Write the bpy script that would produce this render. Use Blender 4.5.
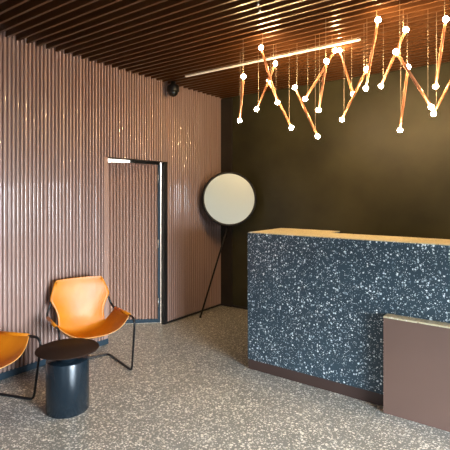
import bpy, bmesh, math, random
from mathutils import Vector, Matrix
from math import sin, cos, pi, radians

for o in list(bpy.data.objects):
    bpy.data.objects.remove(o)
SC = bpy.context.scene
COL = SC.collection
random.seed(7)

# ------------------------------------------------------------------ camera
EYE = 1.55
cam_d = bpy.data.cameras.new('camera')
cam = bpy.data.objects.new('camera', cam_d)
COL.objects.link(cam)
cam.location = (0, 0, EYE)
cam.rotation_euler = (radians(90), 0, radians(36.48))
cam_d.sensor_width = 36.0
cam_d.lens = 440.4 / 450 * 36.0
cam_d.shift_y = -(225 - 193.3) / 450
cam_d.clip_start = 0.05
SC.camera = cam

# ------------------------------------------------------------------ light
SC.view_settings.view_transform = 'Standard'
SC.view_settings.look = 'None'
SC.view_settings.gamma = 1.0
SC.view_settings.use_curve_mapping = False
SC.view_settings.exposure = 0.0

w = bpy.data.worlds.new('sky')
SC.world = w
w.use_nodes = True
w.node_tree.nodes['Background'].inputs[0].default_value = (0.62, 0.80, 1.0, 1)
w.node_tree.nodes['Background'].inputs[1].default_value = 0.6


def area(name, loc, rot, sx, sy, power, color):
    l = bpy.data.lights.new(name, 'AREA')
    l.shape = 'RECTANGLE'
    l.size = sx
    l.size_y = sy
    l.energy = power
    l.color = color
    l.spread = radians(100)
    o = bpy.data.objects.new(name, l)
    o.location = loc
    o.rotation_euler = rot
    COL.objects.link(o)
    return o


# daylight entering through the glazed front (behind the camera) and the side windows
area('daylight_front', (1.7, -2.95, 1.05), (radians(52), 0, 0), 3.6, 1.7, 95, (0.64, 0.83, 1.0))
area('daylight_side', (3.85, 0.8, 1.15), (radians(50), 0, radians(90)), 2.2, 1.7, 800, (0.80, 0.91, 1.0))
BULB = 400.0

# ------------------------------------------------------------------ materials


def new_mat(name):
    m = bpy.data.materials.new(name)
    m.use_nodes = True
    nt = m.node_tree
    return m, nt, nt.nodes['Principled BSDF']


def N(nt, t, **kw):
    n = nt.nodes.new(t)
    for k, v in kw.items():
        setattr(n, k, v)
    return n


def ramp(nt, stops, interp='LINEAR'):
    r = N(nt, 'ShaderNodeValToRGB')
    r.color_ramp.interpolation = interp
    e = r.color_ramp.elements
    while len(e) < len(stops):
        e.new(0.5)
    for i, (p, c) in enumerate(stops):
        e[i].position = p
        e[i].color = (*c, 1) if len(c) == 3 else c
    return r


def plain(name, col, rough=0.5, metal=0.0, var=0.12, scale=6.0, bump=0.0, bscale=80.0, coat=0.0, spec=0.5, stretch=None):
    m, nt, b = new_mat(name)
    tc = N(nt, 'ShaderNodeTexCoord')
    src = tc.outputs['Object']
    if stretch:
        mp = N(nt, 'ShaderNodeMapping')
        mp.inputs['Scale'].default_value = stretch
        nt.links.new(src, mp.inputs[0])
        src = mp.outputs[0]
    nz = N(nt, 'ShaderNodeTexNoise')
    nz.inputs['Scale'].default_value = scale
    nz.inputs['Detail'].default_value = 4
    nt.links.new(src, nz.inputs['Vector'])
    lo = tuple(c * (1 - var) for c in col)
    hi = tuple(min(1, c * (1 + var)) for c in col)
    r = ramp(nt, [(0.3, lo), (0.7, hi)])
    nt.links.new(nz.outputs[0], r.inputs[0])
    nt.links.new(r.outputs[0], b.inputs['Base Color'])
    b.inputs['Roughness'].default_value = rough
    b.inputs['Metallic'].default_value = metal
    b.inputs['Coat Weight'].default_value = coat
    b.inputs['Specular IOR Level'].default_value = spec
    if bump:
        n2 = N(nt, 'ShaderNodeTexNoise')
        n2.inputs['Scale'].default_value = bscale
        n2.inputs['Detail'].default_value = 5
        nt.links.new(src, n2.inputs['Vector'])
        bp = N(nt, 'ShaderNodeBump')
        bp.inputs['Strength'].default_value = bump
        bp.inputs['Distance'].default_value = 0.01
        nt.links.new(n2.outputs[0], bp.inputs['Height'])
        nt.links.new(bp.outputs[0], b.inputs['Normal'])
    return m


def terrazzo(name, base_lo, base_hi, chips, rough, layers, joints=False, spec=0.5):
    """layers: list of (voronoi scale, fraction of cells that hold a chip, chip radius in cell units)"""
    m, nt, b = new_mat(name)
    L = nt.links
    tc = N(nt, 'ShaderNodeTexCoord')
    nz = N(nt, 'ShaderNodeTexNoise')
    nz.inputs['Scale'].default_value = 3.0
    nz.inputs['Detail'].default_value = 6
    L.new(tc.outputs['Object'], nz.inputs['Vector'])
    r = ramp(nt, [(0.3, base_lo), (0.7, base_hi)])
    L.new(nz.outputs[0], r.inputs[0])
    col = r.outputs[0]
    # slight warp so the chips are angular and irregular
    wn = N(nt, 'ShaderNodeTexNoise')
    wn.inputs['Scale'].default_value = 60
    wn.inputs['Detail'].default_value = 0
    L.new(tc.outputs['Object'], wn.inputs['Vector'])
    sub = N(nt, 'ShaderNodeVectorMath', operation='MULTIPLY_ADD')
    sub.inputs[1].default_value = (0.006, 0.006, 0.006)
    L.new(wn.outputs['Color'], sub.inputs[0])
    shift = N(nt, 'ShaderNodeVectorMath', operation='ADD')
    shift.inputs[1].default_value = (3.17, 5.23, 7.381)
    L.new(tc.outputs['Object'], shift.inputs[0])
    L.new(shift.outputs[0], sub.inputs[2])
    for i, (sc, frac, rad) in enumerate(layers):
        v = N(nt, 'ShaderNodeTexVoronoi')
        v.inputs['Scale'].default_value = sc
        L.new(sub.outputs[0], v.inputs['Vector'])
        sep = N(nt, 'ShaderNodeSeparateColor')
        L.new(v.outputs['Color'], sep.inputs[0])
        pick = N(nt, 'ShaderNodeMath', operation='LESS_THAN')
        pick.inputs[1].default_value = frac
        L.new(sep.outputs[0], pick.inputs[0])
        rr = N(nt, 'ShaderNodeMath', operation='MULTIPLY_ADD')
        L.new(sep.outputs[1], rr.inputs[0])
        rr.inputs[1].default_value = rad * 0.7
        rr.inputs[2].default_value = rad * 0.5
        near = N(nt, 'ShaderNodeMath', operation='LESS_THAN')
        L.new(v.outputs['Distance'], near.inputs[0])
        L.new(rr.outputs[0], near.inputs[1])
        msk = N(nt, 'ShaderNodeMath', operation='MULTIPLY')
        L.new(pick.outputs[0], msk.inputs[0])
        L.new(near.outputs[0], msk.inputs[1])
        cr = ramp(nt, [(j / (len(chips) - 0.999), c) for j, c in enumerate(chips)], 'CONSTANT')
        L.new(sep.outputs[2], cr.inputs[0])
        mx = N(nt, 'ShaderNodeMix', data_type='RGBA')
        L.new(msk.outputs[0], mx.inputs[0])
        L.new(col, mx.inputs[6])
        L.new(cr.outputs[0], mx.inputs[7])
        col = mx.outputs[2]
    if joints:
        sx = N(nt, 'ShaderNodeSeparateXYZ')
        L.new(tc.outputs['Object'], sx.inputs[0])
        prev = None
        for ax, off in ((0, -1.0), (1, 1.93)):
            a = N(nt, 'ShaderNodeMath', operation='SUBTRACT')
            L.new(sx.outputs[ax], a.inputs[0])
            a.inputs[1].default_value = off
            pp = N(nt, 'ShaderNodeMath', operation='PINGPONG')
            L.new(a.outputs[0], pp.inputs[0])
            pp.inputs[1].default_value = 1.066 / 2
            lt = N(nt, 'ShaderNodeMath', operation='LESS_THAN')
            L.new(pp.outputs[0], lt.inputs[0])
            lt.inputs[1].default_value = 0.0022
            if prev:
                mm = N(nt, 'ShaderNodeMath', operation='MAXIMUM')
                L.new(prev.outputs[0], mm.inputs[0])
                L.new(lt.outputs[0], mm.inputs[1])
                prev = mm
            else:
                prev = lt
        mx = N(nt, 'ShaderNodeMix', data_type='RGBA')
        L.new(prev.outputs[0], mx.inputs[0])
        L.new(col, mx.inputs[6])
        mx.inputs[7].default_value = (0.50, 0.46, 0.38, 1)
        col = mx.outputs[2]
    L.new(col, b.inputs['Base Color'])
    b.inputs['Specular IOR Level'].default_value = spec
    b.inputs['Roughness'].default_value = rough
    return m


def emit(name, col, strength):
    m, nt, b = new_mat(name)
    b.inputs['Base Color'].default_value = (0.8, 0.8, 0.8, 1)
    b.inputs['Emission Color'].default_value = (*col, 1)
    b.inputs['Emission Strength'].default_value = strength
    return m


M_flute = plain('fluted_pink_panel', (0.375, 0.250, 0.212), 0.28, var=0.07, scale=2.0, stretch=(1, 9, 0.35), spec=0.5, coat=0.4)
M_door = plain('fluted_door_panel', (0.37, 0.225, 0.17), 0.38, var=0.07, scale=2.0, stretch=(9, 9, 0.35))
M_slat = plain('ceiling_slat_brown', (0.090, 0.035, 0.012), 0.30, metal=0.15, var=0.12, scale=3.0, stretch=(0.4, 8, 8))
M_void = plain('ceiling_void_black', (0.012, 0.010, 0.009), 0.9)
M_back = plain('dark_olive_plaster', (0.044, 0.040, 0.019), 0.40, var=0.32, scale=1.7, spec=0.3, bump=0.25, bscale=7)
M_pier = plain('dark_pier', (0.028, 0.022, 0.016), 0.5)
M_base = plain('slate_metal_baseboard', (0.036, 0.064, 0.090), 0.35, metal=0.3)
M_wall = plain('darkened_grey_wall', (0.22, 0.21, 0.20), 0.8, var=0.03)  # unseen walls, darkened to grey to cut light bounced onto the upper room
M_inner = plain('inner_room_white', (0.8, 0.78, 0.74), 0.8, var=0.02)
M_winframe = plain('window_frame_dark', (0.03, 0.03, 0.03), 0.4)
M_black = plain('black_steel', (0.008, 0.008, 0.009), 0.4, var=0.05, spec=0.3)
M_frameblack = plain('door_frame_black', (0.010, 0.010, 0.011), 0.45, var=0.05)
M_tableb = plain('table_dark_lacquer', (0.010, 0.018, 0.026), 0.27, metal=0.2, var=0.04)
M_tablet = plain('table_top_brown_black', (0.024, 0.013, 0.009), 0.65, var=0.08, spec=0.1)
M_brown = plain('brown_laminate', (0.150, 0.088, 0.068), 0.42, var=0.04, scale=3)
M_plinth = plain('brown_plinth', (0.058, 0.033, 0.027), 0.45, var=0.05)
M_copper = plain('copper_tube', (0.34, 0.14, 0.07), 0.42, metal=0.6, var=0.08, scale=20)
M_cable = plain('cable_sleeve', (0.30, 0.24, 0.17), 0.5, var=0.05)
M_disc = plain('painted_reflection_face', (0.60, 0.73, 0.78), 0.30, var=0.02, scale=2)  # mirror's reflection of a blank pale wall, painted as a plain colour
M_channel = plain('white_light_channel', (0.85, 0.80, 0.72), 0.4, var=0.02)
M_steel = plain('hinge_steel', (0.5, 0.5, 0.5), 0.3, metal=1.0)
M_edge = plain('leather_cut_edge', (0.72, 0.38, 0.13), 0.6, var=0.05)
M_domegl = plain('smoked_dome', (0.008, 0.009, 0.010), 0.08, var=0.02)
M_bulb = emit('glowing_bulb', (1.0, 0.67, 0.32), BULB)
M_led = emit('lit_diffuser', (1.0, 0.80, 0.55), 0.35)

M_floor = terrazzo('terrazzo_floor', (0.215, 0.212, 0.190), (0.265, 0.260, 0.235),
                   [(0.86, 0.83, 0.75), (0.66, 0.62, 0.54), (0.92, 0.90, 0.84), (0.78, 0.74, 0.65), (0.50, 0.46, 0.40)],
                   0.28, [(34, 0.28, 0.31), (55, 0.60, 0.38), (90, 0.60, 0.41)], joints=True)
M_counter = terrazzo('dark_terrazzo', (0.022, 0.042, 0.058), (0.031, 0.058, 0.078),
                     [(0.72, 0.80, 0.83), (0.42, 0.50, 0.54), (0.86, 0.91, 0.92), (0.22, 0.28, 0.32), (0.60, 0.68, 0.71)],
                     0.30, [(36, 0.22, 0.32), (60, 0.42, 0.35), (100, 0.45, 0.38)])
M_ctop = terrazzo('pale_terrazzo_top', (0.50, 0.43, 0.27), (0.62, 0.55, 0.36),
                  [(0.75, 0.68, 0.55), (0.30, 0.22, 0.15), (0.8, 0.75, 0.65), (0.62, 0.5, 0.36)],
                  0.30, [(45, 0.4, 0.36), (80, 0.55, 0.40)])


def leather():
    m, nt, b = new_mat('tan_saddle_leather')
    L = nt.links
    tc = N(nt, 'ShaderNodeTexCoord')
    a = N(nt, 'ShaderNodeTexNoise')
    a.inputs['Scale'].default_value = 5
    a.inputs['Detail'].default_value = 6
    L.new(tc.outputs['Object'], a.inputs['Vector'])
    r = ramp(nt, [(0.3, (0.54, 0.165, 0.004)), (0.55, (0.64, 0.215, 0.007)), (0.75, (0.70, 0.25, 0.013))])
    L.new(a.outputs[0], r.inputs[0])
    L.new(r.outputs[0], b.inputs['Base Color'])
    b.inputs['Roughness'].default_value = 0.36
    g = N(nt, 'ShaderNodeTexVoronoi')
    g.inputs['Scale'].default_value = 420
    L.new(tc.outputs['Object'], g.inputs['Vector'])
    n2 = N(nt, 'ShaderNodeTexNoise')
    n2.inputs['Scale'].default_value = 9
    L.new(tc.outputs['Object'], n2.inputs['Vector'])
    ad = N(nt, 'ShaderNodeMath', operation='MULTIPLY_ADD')
    L.new(g.outputs['Distance'], ad.inputs[0])
    ad.inputs[1].default_value = 0.12
    L.new(n2.outputs[0], ad.inputs[2])
    bp = N(nt, 'ShaderNodeBump')
    bp.inputs['Strength'].default_value = 0.25
    bp.inputs['Distance'].default_value = 0.012
    L.new(ad.outputs[0], bp.inputs['Height'])
    L.new(bp.outputs[0], b.inputs['Normal'])
    return m


M_leather = leather()

# ------------------------------------------------------------------ mesh helpers


def link(name, bm, mat, parent=None, smooth=False, loc=None):
    me = bpy.data.meshes.new(name)
    bmesh.ops.recalc_face_normals(bm, faces=bm.faces)
    bm.to_mesh(me)
    bm.free()
    for m in (mat if isinstance(mat, (list, tuple)) else [mat]):
        me.materials.append(m)
    if smooth:
        for p in me.polygons:
            p.use_smooth = True
    o = bpy.data.objects.new(name, me)
    COL.objects.link(o)
    if parent:
        o.parent = parent
    if loc:
        o.location = loc
    return o


def box(bm, x0, x1, y0, y1, z0, z1, bevel=0.0, mi=0):
    x0, x1 = sorted((x0, x1)); y0, y1 = sorted((y0, y1)); z0, z1 = sorted((z0, z1))
    vs = [bm.verts.new((x, y, z)) for z in (z0, z1) for (x, y) in ((x0, y0), (x1, y0), (x1, y1), (x0, y1))]
    fs = []
    for f in ((0, 3, 2, 1), (4, 5, 6, 7), (0, 1, 5, 4), (1, 2, 6, 5), (2, 3, 7, 6), (3, 0, 4, 7)):
        fc = bm.faces.new([vs[i] for i in f])
        fc.material_index = mi
        fs.append(fc)
    if bevel:
        es = list({e for f in fs for e in f.edges})
        bmesh.ops.bevel(bm, geom=es, offset=bevel, segments=2, profile=0.5, affect='EDGES')


def lathe(bm, prof, seg=48, c=(0, 0, 0), mat=None):
    """revolve (r, z) profile about z; mat is an optional matrix"""
    rings = []
    for r, z in prof:
        ring = []
        if r < 1e-6:
            ring = [bm.verts.new((0, 0, z))]
        else:
            ring = [bm.verts.new((r * cos(2 * pi * k / seg), r * sin(2 * pi * k / seg), z)) for k in range(seg)]
        rings.append(ring)
    for a, b in zip(rings, rings[1:]):
        for k in range(seg):
            k2 = (k + 1) % seg
            if len(a) == 1 and len(b) == 1:
                continue
            if len(a) == 1:
                bm.faces.new((a[0], b[k], b[k2]))
            elif len(b) == 1:
                bm.faces.new((a[k], a[k2], b[0]))
            else:
                bm.faces.new((a[k], a[k2], b[k2], b[k]))
    vs = [v for r in rings for v in r]
    if mat is not None:
        for v in vs:
            v.co = mat @ v.co
    for v in vs:
        v.co += Vector(c)


def fillet(pts, rads, n=7):
    """round the corners of a polyline"""
    pts = [Vector(p) for p in pts]
    out = [pts[0]]
    for i in range(1, len(pts) - 1):
        r = rads[i] if isinstance(rads, (list, tuple)) else rads
        a = (pts[i - 1] - pts[i]); b = (pts[i + 1] - pts[i])
        ra = min(r, a.length * 0.48); rb = min(r, b.length * 0.48)
        p0 = pts[i] + a.normalized() * ra
        p1 = pts[i] + b.normalized() * rb
        for k in range(n + 1):
            t = k / n
            out.append(p0 * (1 - t) ** 2 + pts[i] * 2 * t * (1 - t) + p1 * t * t)
    out.append(pts[-1])
    return out


def tube(bm, pts, r, seg=10, cap=True):
    pts = [Vector(p) for p in pts]
    rings = []
    t0 = (pts[1] - pts[0]).normalized()
    up = Vector((0, 0, 1)) if abs(t0.z) < 0.9 else Vector((1, 0, 0))
    nrm = t0.cross(up).normalized()
    for i, p in enumerate(pts):
        if i == 0:
            t = pts[1] - pts[0]
        elif i == len(pts) - 1:
            t = pts[-1] - pts[-2]
        else:
            t = (pts[i + 1] - pts[i]).normalized() + (pts[i] - pts[i - 1]).normalized()
        t.normalize()
        nrm = (nrm - t * nrm.dot(t)).normalized()
        bn = t.cross(nrm)
        rings.append([bm.verts.new(p + (nrm * cos(2 * pi * k / seg) + bn * sin(2 * pi * k / seg)) * r) for k in range(seg)])
    for a, b in zip(rings, rings[1:]):
        for k in range(seg):
            k2 = (k + 1) % seg
            bm.faces.new((a[k], a[k2], b[k2], b[k]))
    if cap:
        bm.faces.new(rings[0][::-1])
        bm.faces.new(rings[-1])


def ball(bm, c, r, u=16, v=10):
    bmesh.ops.create_uvsphere(bm, u_segments=u, v_segments=v, radius=r, matrix=Matrix.Translation(c))


def empty(name, loc=(0, 0, 0), rot=(0, 0, 0)):
    o = bpy.data.objects.new(name, None)
    o.empty_display_size = 0.1
    o.location = loc
    o.rotation_euler = rot
    COL.objects.link(o)
    return o


def tag(o, label=None, cat=None, group=None, kind=None):
    if label: o['label'] = label
    if cat: o['category'] = cat
    if group: o['group'] = group
    if kind: o['kind'] = kind
    return o


def struct(o):
    o['kind'] = 'structure'
    return o


# ------------------------------------------------------------------ room shell
XL, XR, YN, YB = -3.671, 3.70, -2.80, 4.895
SLZ, CZ = 2.856, 2.95      # underside of the slats, ceiling soffit above them
PITCH = 0.037              # flute pitch
DOOR0, DOOR1, DOORZ = 2.935, 3.812, 1.924

bm = bmesh.new(); box(bm, XL - 3.2, XR + 0.2, YN - 0.2, YB + 0.2, -0.12, 0)
struct(link('floor', bm, M_floor))

bm = bmesh.new()
box(bm, XL - 0.0, XR + 0.2, YN - 0.2, YB + 0.2, CZ, CZ + 0.12, mi=1)
y = 4.84
while y > YN + 0.03:
    box(bm, XL + 0.004, XR, y - 0.010, y + 0.010, SLZ, CZ - 0.001, mi=0)
    y -= 0.0925
struct(link('ceiling', bm, [M_slat, M_void]))


def flute_profile(y0, y1, depth=0.026):
    """list of (y, offset) with offset 0 at the ridges and -depth in the grooves"""
    pts = [(y0, 0.0)]
    k = math.ceil((y0 + 0.0005) / PITCH)
    if k * PITCH - y0 > 0.006:
        pts.append((k * PITCH - 0.003, 0.0))
    while (k + 1) * PITCH < y1 + 0.003:
        c = (k + 0.5) * PITCH
        hw = PITCH * (0.28 if k % 5 == 0 else 0.22)      # half width of the rib, wider where boards meet
        pts.append((k * PITCH + 0.0, -depth))
        pts.append((c - hw - 0.0030, -depth))
        for j in range(7):
            f = -1 + 2 * j / 6
            pts.append((c + hw * f, -0.0030 * abs(f) ** 2.2))
        pts.append((c + hw + 0.0030, -depth))
        k += 1
    if y1 > k * PITCH + 0.006:
        pts.append((k * PITCH, -depth))
        pts.append((k * PITCH + 0.003, 0.0))
    pts.append((y1, 0.0))
    return pts


def flute_slab(bm, y0, y1, z0, z1, xf, thick, mat=None):
    prof = flute_profile(y0, y1)
    vb = []; vt = []
    for yy, o in prof:
        vb.append(bm.verts.new((xf + o, yy, z0)))
        vt.append(bm.verts.new((xf + o, yy, z1)))
    for i in range(len(prof) - 1):
        bm.faces.new((vb[i], vb[i + 1], vt[i + 1], vt[i]))
    a0 = bm.verts.new((xf - thick, y0, z0)); a1 = bm.verts.new((xf - thick, y1, z0))
    c0 = bm.verts.new((xf - thick, y0, z1)); c1 = bm.verts.new((xf - thick, y1, z1))
    bm.faces.new((a0, a1, c1, c0))
    bm.faces.new(vb + [a1, a0]); bm.faces.new(vt + [c1, c0])
    bm.faces.new((vb[0], a0, c0, vt[0])); bm.faces.new((vb[-1], vt[-1], c1, a1))


bm = bmesh.new()
flute_slab(bm, YN, DOOR0 - 0.05, 0.0, CZ, XL, 0.045)
flute_slab(bm, DOOR0 - 0.05, DOOR1, DOORZ, CZ, XL, 0.045)
flute_slab(bm, DOOR1, YB, 0.0, CZ, XL, 0.045)
box(bm, XL - 0.045, XL, DOOR0 - 0.05, DOOR0, 0, DOORZ)
struct(link('wall_left', bm, M_flute))

bm = bmesh.new()
box(bm, XL - 0.02, XL + 0.006, YN, DOOR0, 0.001, 0.055)
struct(link('baseboard_left', bm, M_base))
bm = bmesh.new()
box(bm, XL - 0.02, XL + 0.006, DOOR1, YB - 0.031, 0.001, 0.022)
struct(link('trim_2', bm, M_frameblack))

bm = bmesh.new(); box(bm, XL - 0.14, XR + 0.14, YB, YB + 0.14, 0, CZ)
struct(link('wall_back', bm, M_back))
bm = bmesh.new(); box(bm, XL + 0.002, -3.488, YB - 0.03, YB + 0.01, 0, CZ - 0.1)
struct(link('trim_1', bm, M_pier))
bm = bmesh.new(); box(bm, -3.488, XR, YB - 0.010, YB + 0.005, 0, 0.03)
struct(link('baseboard_back', bm, M_pier))

# right wall and near wall with their glazing openings (behind and beside the camera)
bm = bmesh.new()
box(bm, XR, XR + 0.14, 2.4, YB, 0, CZ)
box(bm, XR, XR + 0.14, YN, -0.6, 0, CZ)
box(bm, XR, XR + 0.14, -0.6, 2.4, 0, 0.15)
box(bm, XR, XR + 0.14, -0.6, 2.4, 2.05, CZ)
struct(link('wall_right', bm, M_wall))
bm = bmesh.new()
box(bm, XL - 0.14, -0.1, YN - 0.14, YN, 0, CZ)
box(bm, 3.5, XR + 0.14, YN - 0.14, YN, 0, CZ)
box(bm, -0.1, 3.5, YN - 0.14, YN, 0, 0.15)
box(bm, -0.1, 3.5, YN - 0.14, YN, 2.05, CZ)
struct(link('wall_near', bm, M_wall))
bm = bmesh.new()
for x in (-0.1, 1.07, 2.25, 3.45):
    box(bm, x, x + 0.05, YN - 0.10, YN - 0.04, 0.15, 2.05)
box(bm, -0.1, 3.5, YN - 0.10, YN - 0.04, 0.15, 0.20)
box(bm, -0.1, 3.5, YN - 0.10, YN - 0.04, 2.00, 2.05)
struct(link('window_1', bm, M_winframe))
bm = bmesh.new()
for yy in (-0.6, 0.875, 2.35):
    box(bm, XR + 0.04, XR + 0.10, yy, yy + 0.05, 0.15, 2.05)
box(bm, XR + 0.04, XR + 0.10, -0.6, 2.4, 0.15, 0.20)
box(bm, XR + 0.04, XR + 0.10, -0.6, 2.4, 2.00, 2.05)
struct(link('window_2', bm, M_winframe))

# lit room behind the door
bm = bmesh.new()
X0 = XL - 0.045
box(bm, X0 - 2.4, X0 - 2.3, 1.6, YB + 0.1, 0, 2.9)
box(bm, X0 - 2.3, X0, 1.5, 1.6, 0, 2.9)
box(bm, X0 - 2.3, X0, YB + 0.0, YB + 0.1, 0, 2.9)
box(bm, X0 - 2.3, X0, 1.6, YB, 2.45, 2.55)
struct(link('wall_inner_room', bm, M_inner))

# ------------------------------------------------------------------ door
door = struct(empty('door_1', (XL - 0.07, DOOR1, 0)))


def local(bm_, o):
    for v in bm_.verts:
        v.co -= Vector(o)


org = (XL - 0.07, DOOR1, 0)
bm = bmesh.new()
box(bm, XL - 0.044, XL + 0.003, DOOR1 - 0.062, DOOR1 - 0.001, 0.001, DOORZ - 0.001)
box(bm, XL - 0.044, XL + 0.003, DOOR0 + 0.001, DOOR1 - 0.062, DOORZ - 0.012, DOORZ - 0.001)
local(bm, org)
link('door_frame', bm, M_frameblack, door)
# leaf, swung inward about its right-hand edge
HX, HY = -3.754, 3.778
leaf_dir = Vector((-0.744, -0.668, 0)).normalized()
ang = math.atan2(leaf_dir.y, leaf_dir.x)
LW, LZ = 0.84, 1.916
bm = bmesh.new()
prof = flute_profile(0.03, LW - 0.01, 0.024)
R = Matrix.Rotation(ang, 4, 'Z')
# face of the leaf looks to +normal (towards the lobby)
bmt = bmesh.new()
vb = []; vt = []
for t, o in prof:
    vb.append(bmt.verts.new((t, 0.020 + o, 0.055))); vt.append(bmt.verts.new((t, 0.020 + o, LZ)))
for i in range(len(prof) - 1):
    bmt.faces.new((vb[i], vb[i + 1], vt[i + 1], vt[i]))
a = [bmt.verts.new(p) for p in ((0.03, -0.02, 0.055), (LW - 0.01, -0.02, 0.055), (LW - 0.01, -0.02, LZ), (0.03, -0.02, LZ))]
bmt.faces.new(a)
bmt.faces.new(vb + [a[1], a[0]]); bmt.faces.new(vt + [a[2], a[3]])
bmt.faces.new((vb[0], a[0], a[3], vt[0])); bmt.faces.new((vb[-1], vt[-1], a[2], a[1]))
for v in bmt.verts:
    v.co = R @ v.co + Vector((HX, HY, 0)) - Vector(org)
leaf = link('door_leaf', bmt, M_door, door)
bm.free()
bm = bmesh.new()
box(bm, 0.0, 0.03, -0.022, 0.024, 0.012, LZ)
box(bm, 0.03, LW, -0.022, 0.024, 0.012, 0.055)
for v in bm.verts:
    v.co = R @ v.co + Vector((HX, HY, 0)) - Vector(org)
link('edge_trim', bm, M_base, leaf)
bm = bmesh.new()
box(bm, XL - 0.085, XL - 0.046, 3.30, 3.735, 1.886, 1.925, bevel=0.003)
local(bm, org)
link('door_closer', bm, M_frameblack, door)
for z in (0.25, 0.95, 1.72):
    bm = bmesh.new()
    tube(bm, [(XL - 0.090, 3.748, z - 0.05), (XL - 0.090, 3.748, z + 0.05)], 0.008, 10)
    local(bm, org)
    link('hinge', bm, M_steel, door, True)

lamp = bpy.data.lights.new('inner_room_lamp', 'AREA')
lamp.shape = 'RECTANGLE'; lamp.size = 0.8; lamp.size_y = 1.0; lamp.energy = 120; lamp.color = (1, 0.97, 0.92)
lo = bpy.data.objects.new('inner_room_lamp', lamp)
lo.location = (X0 - 1.3, 4.2, 2.42)
COL.objects.link(lo)

# ------------------------------------------------------------------ reception counter
CX0, CX1, CF, CBK, CT = -2.156, 2.2, 3.255, 3.640, 1.206
ct = empty('reception_counter', (CX0, CF, 0))
tag(ct, 'long reception counter of dark blue-grey terrazzo with white chips and a brown plinth', 'counter')
org = (CX0, CF, 0)


def child_box(name, dims, mat, parent, o, bevel=0.0, smooth=False):
    bm_ = bmesh.new(); box(bm_, *dims, bevel=bevel); local(bm_, o)
    return link(name, bm_, mat, parent, smooth)


child_box('front_panel', (CX0, CX1, CF, CBK, 0.088, CT - 0.006), M_counter, ct, org)
child_box('end_wing', (CX0, -1.545, CBK, 3.853, 0.088, CT - 0.006), M_counter, ct, org)
bm = bmesh.new()
box(bm, CX0 + 0.001, CX1, CF + 0.001, CBK, CT - 0.006, CT)
box(bm, CX0 + 0.001, -1.545, CBK, 3.853, CT - 0.006, CT)
local(bm, org)
link('countertop', bm, M_ctop, ct)
bm = bmesh.new()
box(bm, CX0 + 0.004, CX1, CF + 0.004, CBK - 0.01, 0.0, 0.088)
box(bm, CX0 + 0.004, -1.555, CBK - 0.01, 3.843, 0.0, 0.088)
local(bm, org)
link('plinth', bm, M_plinth, ct)

bx = empty('low_cabinet', (-0.95, 3.166, 0))
tag(bx, 'low matt brown box cabinet standing against the front of the terrazzo counter', 'cabinet')
org = (-0.95, 3.166, 0)
child_box('body', (-0.950, 1.0, 3.166, 3.253, 0.0, 0.672), M_brown, bx, org)
child_box('cabinet_top', (-0.950, 1.0, 3.166, 3.253, 0.672, 0.683), M_ctop, bx, org)

# ------------------------------------------------------------------ armchairs


def chair_frame_pts():
    """one continuous bent bar, right half then mirrored: local x lateral, y forward"""
    right = [(0.02, -0.235, 0.009), (0.29, -0.235, 0.009), (0.320, 0.262, 0.009), (0.320, 0.335, 0.462),
             (0.308, -0.185, 0.455), (0.255, -0.205, 0.585), (0.206, -0.237, 0.718)]
    return right


def leather_mesh(shape):
    """shape: rows (half_width, y_centre, z_centre, y_edge, z_edge, power)"""
    bm_ = bmesh.new()
    n = 24
    rows = []
    for (hw, yc, zc, ye, ze, pw) in shape:
        row = []
        for i in range(n + 1):
            s = -1 + 2 * i / n
            k = abs(s) ** pw
            row.append(bm_.verts.new((hw * s, yc + (ye - yc) * k, zc + (ze - zc) * k)))
        rows.append(row)
    for a_, b_ in zip(rows, rows[1:]):
        for i in range(n):
            bm_.faces.new((a_[i], a_[i + 1], b_[i + 1], b_[i]))
    return bm_


def interp_rows(keys, per=3):
    """Catmull-Rom through the key rows"""
    out = []
    for i in range(len(keys) - 1):
        p0 = keys[max(i - 1, 0)]; p1 = keys[i]; p2 = keys[i + 1]; p3 = keys[min(i + 2, len(keys) - 1)]
        for j in range(per):
            t = j / per
            out.append(tuple(0.5 * (2 * b_ + (c_ - a_) * t + (2 * a_ - 5 * b_ + 4 * c_ - d_) * t * t + (-a_ + 3 * b_ - 3 * c_ + d_) * t ** 3)
                             for a_, b_, c_, d_ in zip(p0, p1, p2, p3)))
    out.append(keys[-1])
    return out


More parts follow.
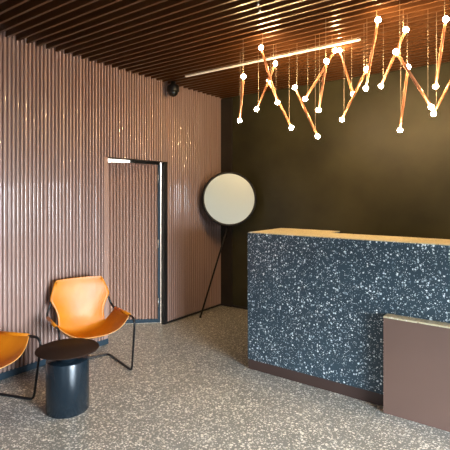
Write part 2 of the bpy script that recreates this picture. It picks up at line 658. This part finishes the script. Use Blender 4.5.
def make_chair(loc, fwd, label):
    rz = math.atan2(fwd[1], fwd[0]) - pi / 2
    t = empty('leather_armchair', loc, (0, 0, rz))
    t.scale = (0.97, 1, 1.04)
    tag(t, label, 'armchair', 'tan leather sling armchairs by the fluted wall')
    right = chair_frame_pts()
    left = [(-x, y_, z_) for x, y_, z_ in right[1:]]
    pts = left[::-1] + right[1:]
    rr = [0, .04, .06, .075, .04, .05, .05, .04, .075, .06, .04, 0]
    bm_ = bmesh.new()
    tube(bm_, fillet(pts, rr), 0.0095, 10)
    link('steel_frame', bm_, M_black, t, True)
    seat_keys = [
        (0.323, 0.285, 0.352, 0.220, 0.475, 3.0),
        (0.323, 0.20, 0.318, 0.18, 0.474, 2.9),
        (0.321, 0.08, 0.285, 0.08, 0.472, 2.7),
        (0.319, -0.03, 0.272, -0.03, 0.470, 2.6),
        (0.317, -0.115, 0.285, -0.115, 0.468, 2.6)]
    back_keys = [
        (0.218, -0.150, 0.305, -0.135, 0.350, 2.2),
        (0.212, -0.178, 0.365, -0.150, 0.400, 2.2),
        (0.215, -0.200, 0.43, -0.165, 0.455, 2.2),
        (0.240, -0.212, 0.50, -0.172, 0.520, 2.2),
        (0.272, -0.222, 0.57, -0.180, 0.578, 2.2),
        (0.268, -0.228, 0.61, -0.192, 0.615, 2.2),
        (0.245, -0.238, 0.68, -0.212, 0.680, 2.2),
        (0.222, -0.250, 0.728, -0.232, 0.724, 2.4),
        (0.205, -0.252, 0.742, -0.236, 0.738, 2.4)]
    rows = interp_rows(seat_keys, 3) + interp_rows(back_keys, 2)
    bm_ = leather_mesh(rows)
    sl = link('leather_sling', bm_, [M_leather, M_edge], t, True)
    sd = sl.modifiers.new('thickness', 'SOLIDIFY')
    sd.thickness = 0.0045
    sd.offset = 0
    sd.material_offset_rim = 1
    # sleeves of leather wrapped round the frame along the arms and the back
    for s in (-1, 1):
        bm_ = bmesh.new()
        tube(bm_, [(0.3205 * s, 0.214, 0.4635), (0.316 * s, 0.05, 0.460), (0.3115 * s, -0.112, 0.457)], 0.0135, 12)
        link('arm_sleeve', bm_, M_leather, t, True)
        bm_ = bmesh.new()
        tube(bm_, [(0.252 * s, -0.209, 0.595), (0.230 * s, -0.222, 0.66), (0.208 * s, -0.236, 0.715)], 0.0105, 12)
        link('back_sleeve', bm_, M_leather, t, True)
    return t


make_chair((-3.280, 2.392, 0), (0.943, -0.331), 'tan leather sling armchair near the open door, wholly in view behind the round table')
make_chair((-3.268, 1.424, 0), (0.957, 0.29), 'tan leather sling armchair left of the round table, cut off by the photo edge')

# ------------------------------------------------------------------ side table
tb = empty('side_table', (-2.790, 1.872, 0))
tag(tb, 'small black round side table with a drum base between the two leather armchairs', 'side table')
bm = bmesh.new()
lathe(bm, [(0, 0.002), (0.143, 0.002), (0.147, 0.006), (0.147, 0.360), (0.145, 0.364), (0, 0.364)], 64)
o = link('drum_base', bm, M_tableb, tb, True)
bm = bmesh.new(); lathe(bm, [(0, 0.362), (0.07, 0.362), (0.07, 0.432), (0, 0.432)], 48)
link('neck', bm, M_tableb, tb, True)
bm = bmesh.new(); lathe(bm, [(0, 0.430), (0.212, 0.430), (0.218, 0.433), (0.218, 0.437), (0.215, 0.440), (0, 0.440)], 72)
link('table_top', bm, M_tablet, tb, True)

# ------------------------------------------------------------------ disc mirror on a leaning pole
mc = Vector((-3.300, 4.560, 1.480))
mr_ = empty('floor_mirror', (-3.51, 4.232, 0))
tag(mr_, 'round pale disc mirror in a black rim on a slender pole leaning in the corner', 'mirror')
org = Vector((-3.51, 4.232, 0))
to_cam = Vector((0.685, -0.738, 0.09)).normalized()
q = to_cam.to_track_quat('Z', 'Y').to_matrix().to_4x4()
TM = Matrix.Translation(mc - org) @ q
bm = bmesh.new()
lathe(bm, [(0, -0.070), (0.342, -0.070), (0.352, -0.062), (0.354, -0.006), (0.350, 0.001), (0.324, 0.003), (0.324, -0.004)], 96, mat=TM)
link('rim', bm, M_black, mr_, True)
bm = bmesh.new()
lathe(bm, [(0.3245, -0.002), (0.2, -0.001), (0, -0.001)], 96, mat=TM)
link('disc_face', bm, M_disc, mr_, True)
bm = bmesh.new()
back = (mc - org) - to_cam * 0.076 + Vector((0.075, 0.055, 0.0))
tube(bm, [(0, 0, 0.012), tuple(back)], 0.011, 12)
link('pole', bm, M_black, mr_, True)
bm = bmesh.new(); lathe(bm, [(0, 0), (0.013, 0), (0.014, 0.010), (0.010, 0.022), (0, 0.022)], 20)
link('foot', bm, M_black, mr_, True)
bm = bmesh.new(); lathe(bm, [(0, -0.085), (0.05, -0.085), (0.05, -0.068), (0, -0.068)], 24, mat=TM)
link('bracket', bm, M_black, mr_, True)

# ------------------------------------------------------------------ dome camera
dm = empty('dome_camera', (-3.545, 3.775, SLZ - 0.045))
tag(dm, 'black security dome camera hanging from the slatted ceiling above the door', 'camera')
bm = bmesh.new(); lathe(bm, [(0, 0.045), (0.03, 0.045), (0.03, 0.0), (0.062, 0.0), (0.066, -0.012), (0.070, -0.018), (0.071, -0.070), (0.064, -0.078), (0, -0.078)], 40)
link('housing', bm, M_black, dm, True)
bm = bmesh.new()
lathe(bm, [(0.057 * cos(a_), -0.077 - 0.057 * sin(a_)) for a_ in [i * pi / 2 / 10 for i in range(10)]] + [(0, -0.134)], 40)
link('dome', bm, M_domegl, dm, True)

# ------------------------------------------------------------------ linear light on the ceiling
ll = empty('linear_ceiling_light', (-3.26, 3.67, SLZ))
tag(ll, 'long thin white linear light fixed under the ceiling slats above the pendants', 'ceiling light')
org = (-3.26, 3.67, SLZ)
child_box('housing', (-3.26, -1.29, 3.660, 3.680, SLZ - 0.014, SLZ - 0.0005), M_channel, ll, org, 0.002)
child_box('diffuser', (-3.25, -1.30, 3.663, 3.677, SLZ - 0.017, SLZ - 0.0135), M_led, ll, org)

# ------------------------------------------------------------------ sprinklers
for i, (x, y_, lab) in enumerate(((-1.618, 2.57, 'tiny chrome ceiling sprinkler nearer the top edge of the picture'),
                                  (-1.663, 2.662, 'tiny chrome ceiling sprinkler nearer the hanging pendants'))):
    s = empty('sprinkler_head', (x, y_, SLZ))
    tag(s, lab, 'sprinkler', 'sprinkler heads in the slatted ceiling')
    bm = bmesh.new(); lathe(bm, [(0, 0.09), (0.006, 0.09), (0.006, -0.004), (0, -0.004)], 12)
    link('pipe', bm, M_black, s, True)
    bm = bmesh.new(); lathe(bm, [(0, -0.004), (0.009, -0.004), (0.010, -0.010), (0.004, -0.016), (0, -0.016)], 16)
    link('deflector', bm, M_steel, s, True)

# ------------------------------------------------------------------ pendants
PEND = [
    ((-2.117, 3.13, 2.551), (-2.364, 3.432, 2.238), 'leftmost pendant tube, hanging almost upright on its own'),
    ((-1.935, 3.12, 2.76), (-1.944, 3.411, 2.354), 'pendant tube with the highest bulb of the left cluster, slanting down to the right'),
    ((-2.119, 3.55, 2.596), (-1.897, 3.584, 2.149), 'left-cluster pendant tube whose lower half shows golden, bottom bulb lowest of that cluster'),
    ((-1.924, 3.34, 2.679), (-2.243, 3.539, 2.348), 'left-cluster pendant tube slanting down to the left across its neighbours'),
    ((-1.794, 3.45, 2.473), (-1.57, 3.43, 2.026), 'pendant tube reaching lowest of all, slanting down to the right'),
    ((-1.444, 3.5, 2.743), (-1.786, 3.633, 2.403), 'pendant tube slanting steeply down left, left arm of the inverted V'),
    ((-1.355, 3.12, 2.543), (-1.575, 3.461, 2.253), 'nearly upright pendant tube just right of the left arm of the inverted V'),
    ((-1.506, 3.75, 2.818), (-1.326, 3.591, 2.379), 'pendant tube slanting down right, right arm of the inverted V'),
    ((-1.13, 3.35, 2.498), (-1.425, 3.593, 2.176), 'pendant tube slanting down left in the middle, touching the inverted V with its shaft'),
    ((-0.982, 3.15, 2.777), (-1.145, 3.372, 2.359), 'steep pendant tube with its top bulb near the ceiling, middle of the row'),
    ((-0.819, 3.25, 2.702), (-1.084, 3.551, 2.403), 'right-cluster pendant tube slanting down left behind a bulb on its shaft'),
    ((-0.851, 3.12, 2.519), (-0.693, 3.443, 2.173), 'right-cluster pendant tube slanting down right to meet another bulb'),
    ((-0.847, 3.42, 2.483), (-0.965, 3.65, 2.054), 'right-cluster upright pendant tube with the lowest bulb on the right'),
    ((-0.556, 3.2, 2.696), (-0.68, 3.526, 2.337), 'steep pendant tube near the right edge with its top bulb close to the ceiling'),
    ((-0.47, 3.35, 2.47), (-0.719, 3.651, 2.159), 'pendant tube running off the right edge of the picture'),
]
for p, q_, lab in PEND:
    p = Vector(p); q_ = Vector(q_)
    t = empty('pendant_light', p)
    tag(t, lab, 'pendant light', 'copper tube pendants above the reception counter')
    d = (q_ - p).normalized()
    bm = bmesh.new(); tube(bm, [d * 0.012, (q_ - p) - d * 0.012], 0.0105, 14)
    link('tube', bm, M_copper, t, True)
    for e in (Vector((0, 0, 0)), q_ - p):
        bm = bmesh.new(); ball(bm, e, 0.0195)
        link('bulb', bm, M_bulb, t, True)
    for e, dd in ((Vector((0, 0, 0)), d), (q_ - p, -d)):
        a_ = e + dd * 0.05
        bm = bmesh.new(); tube(bm, [a_, Vector((a_.x, a_.y, CZ - p.z))], 0.0014, 6)
        link('cable', bm, M_cable, t, True)
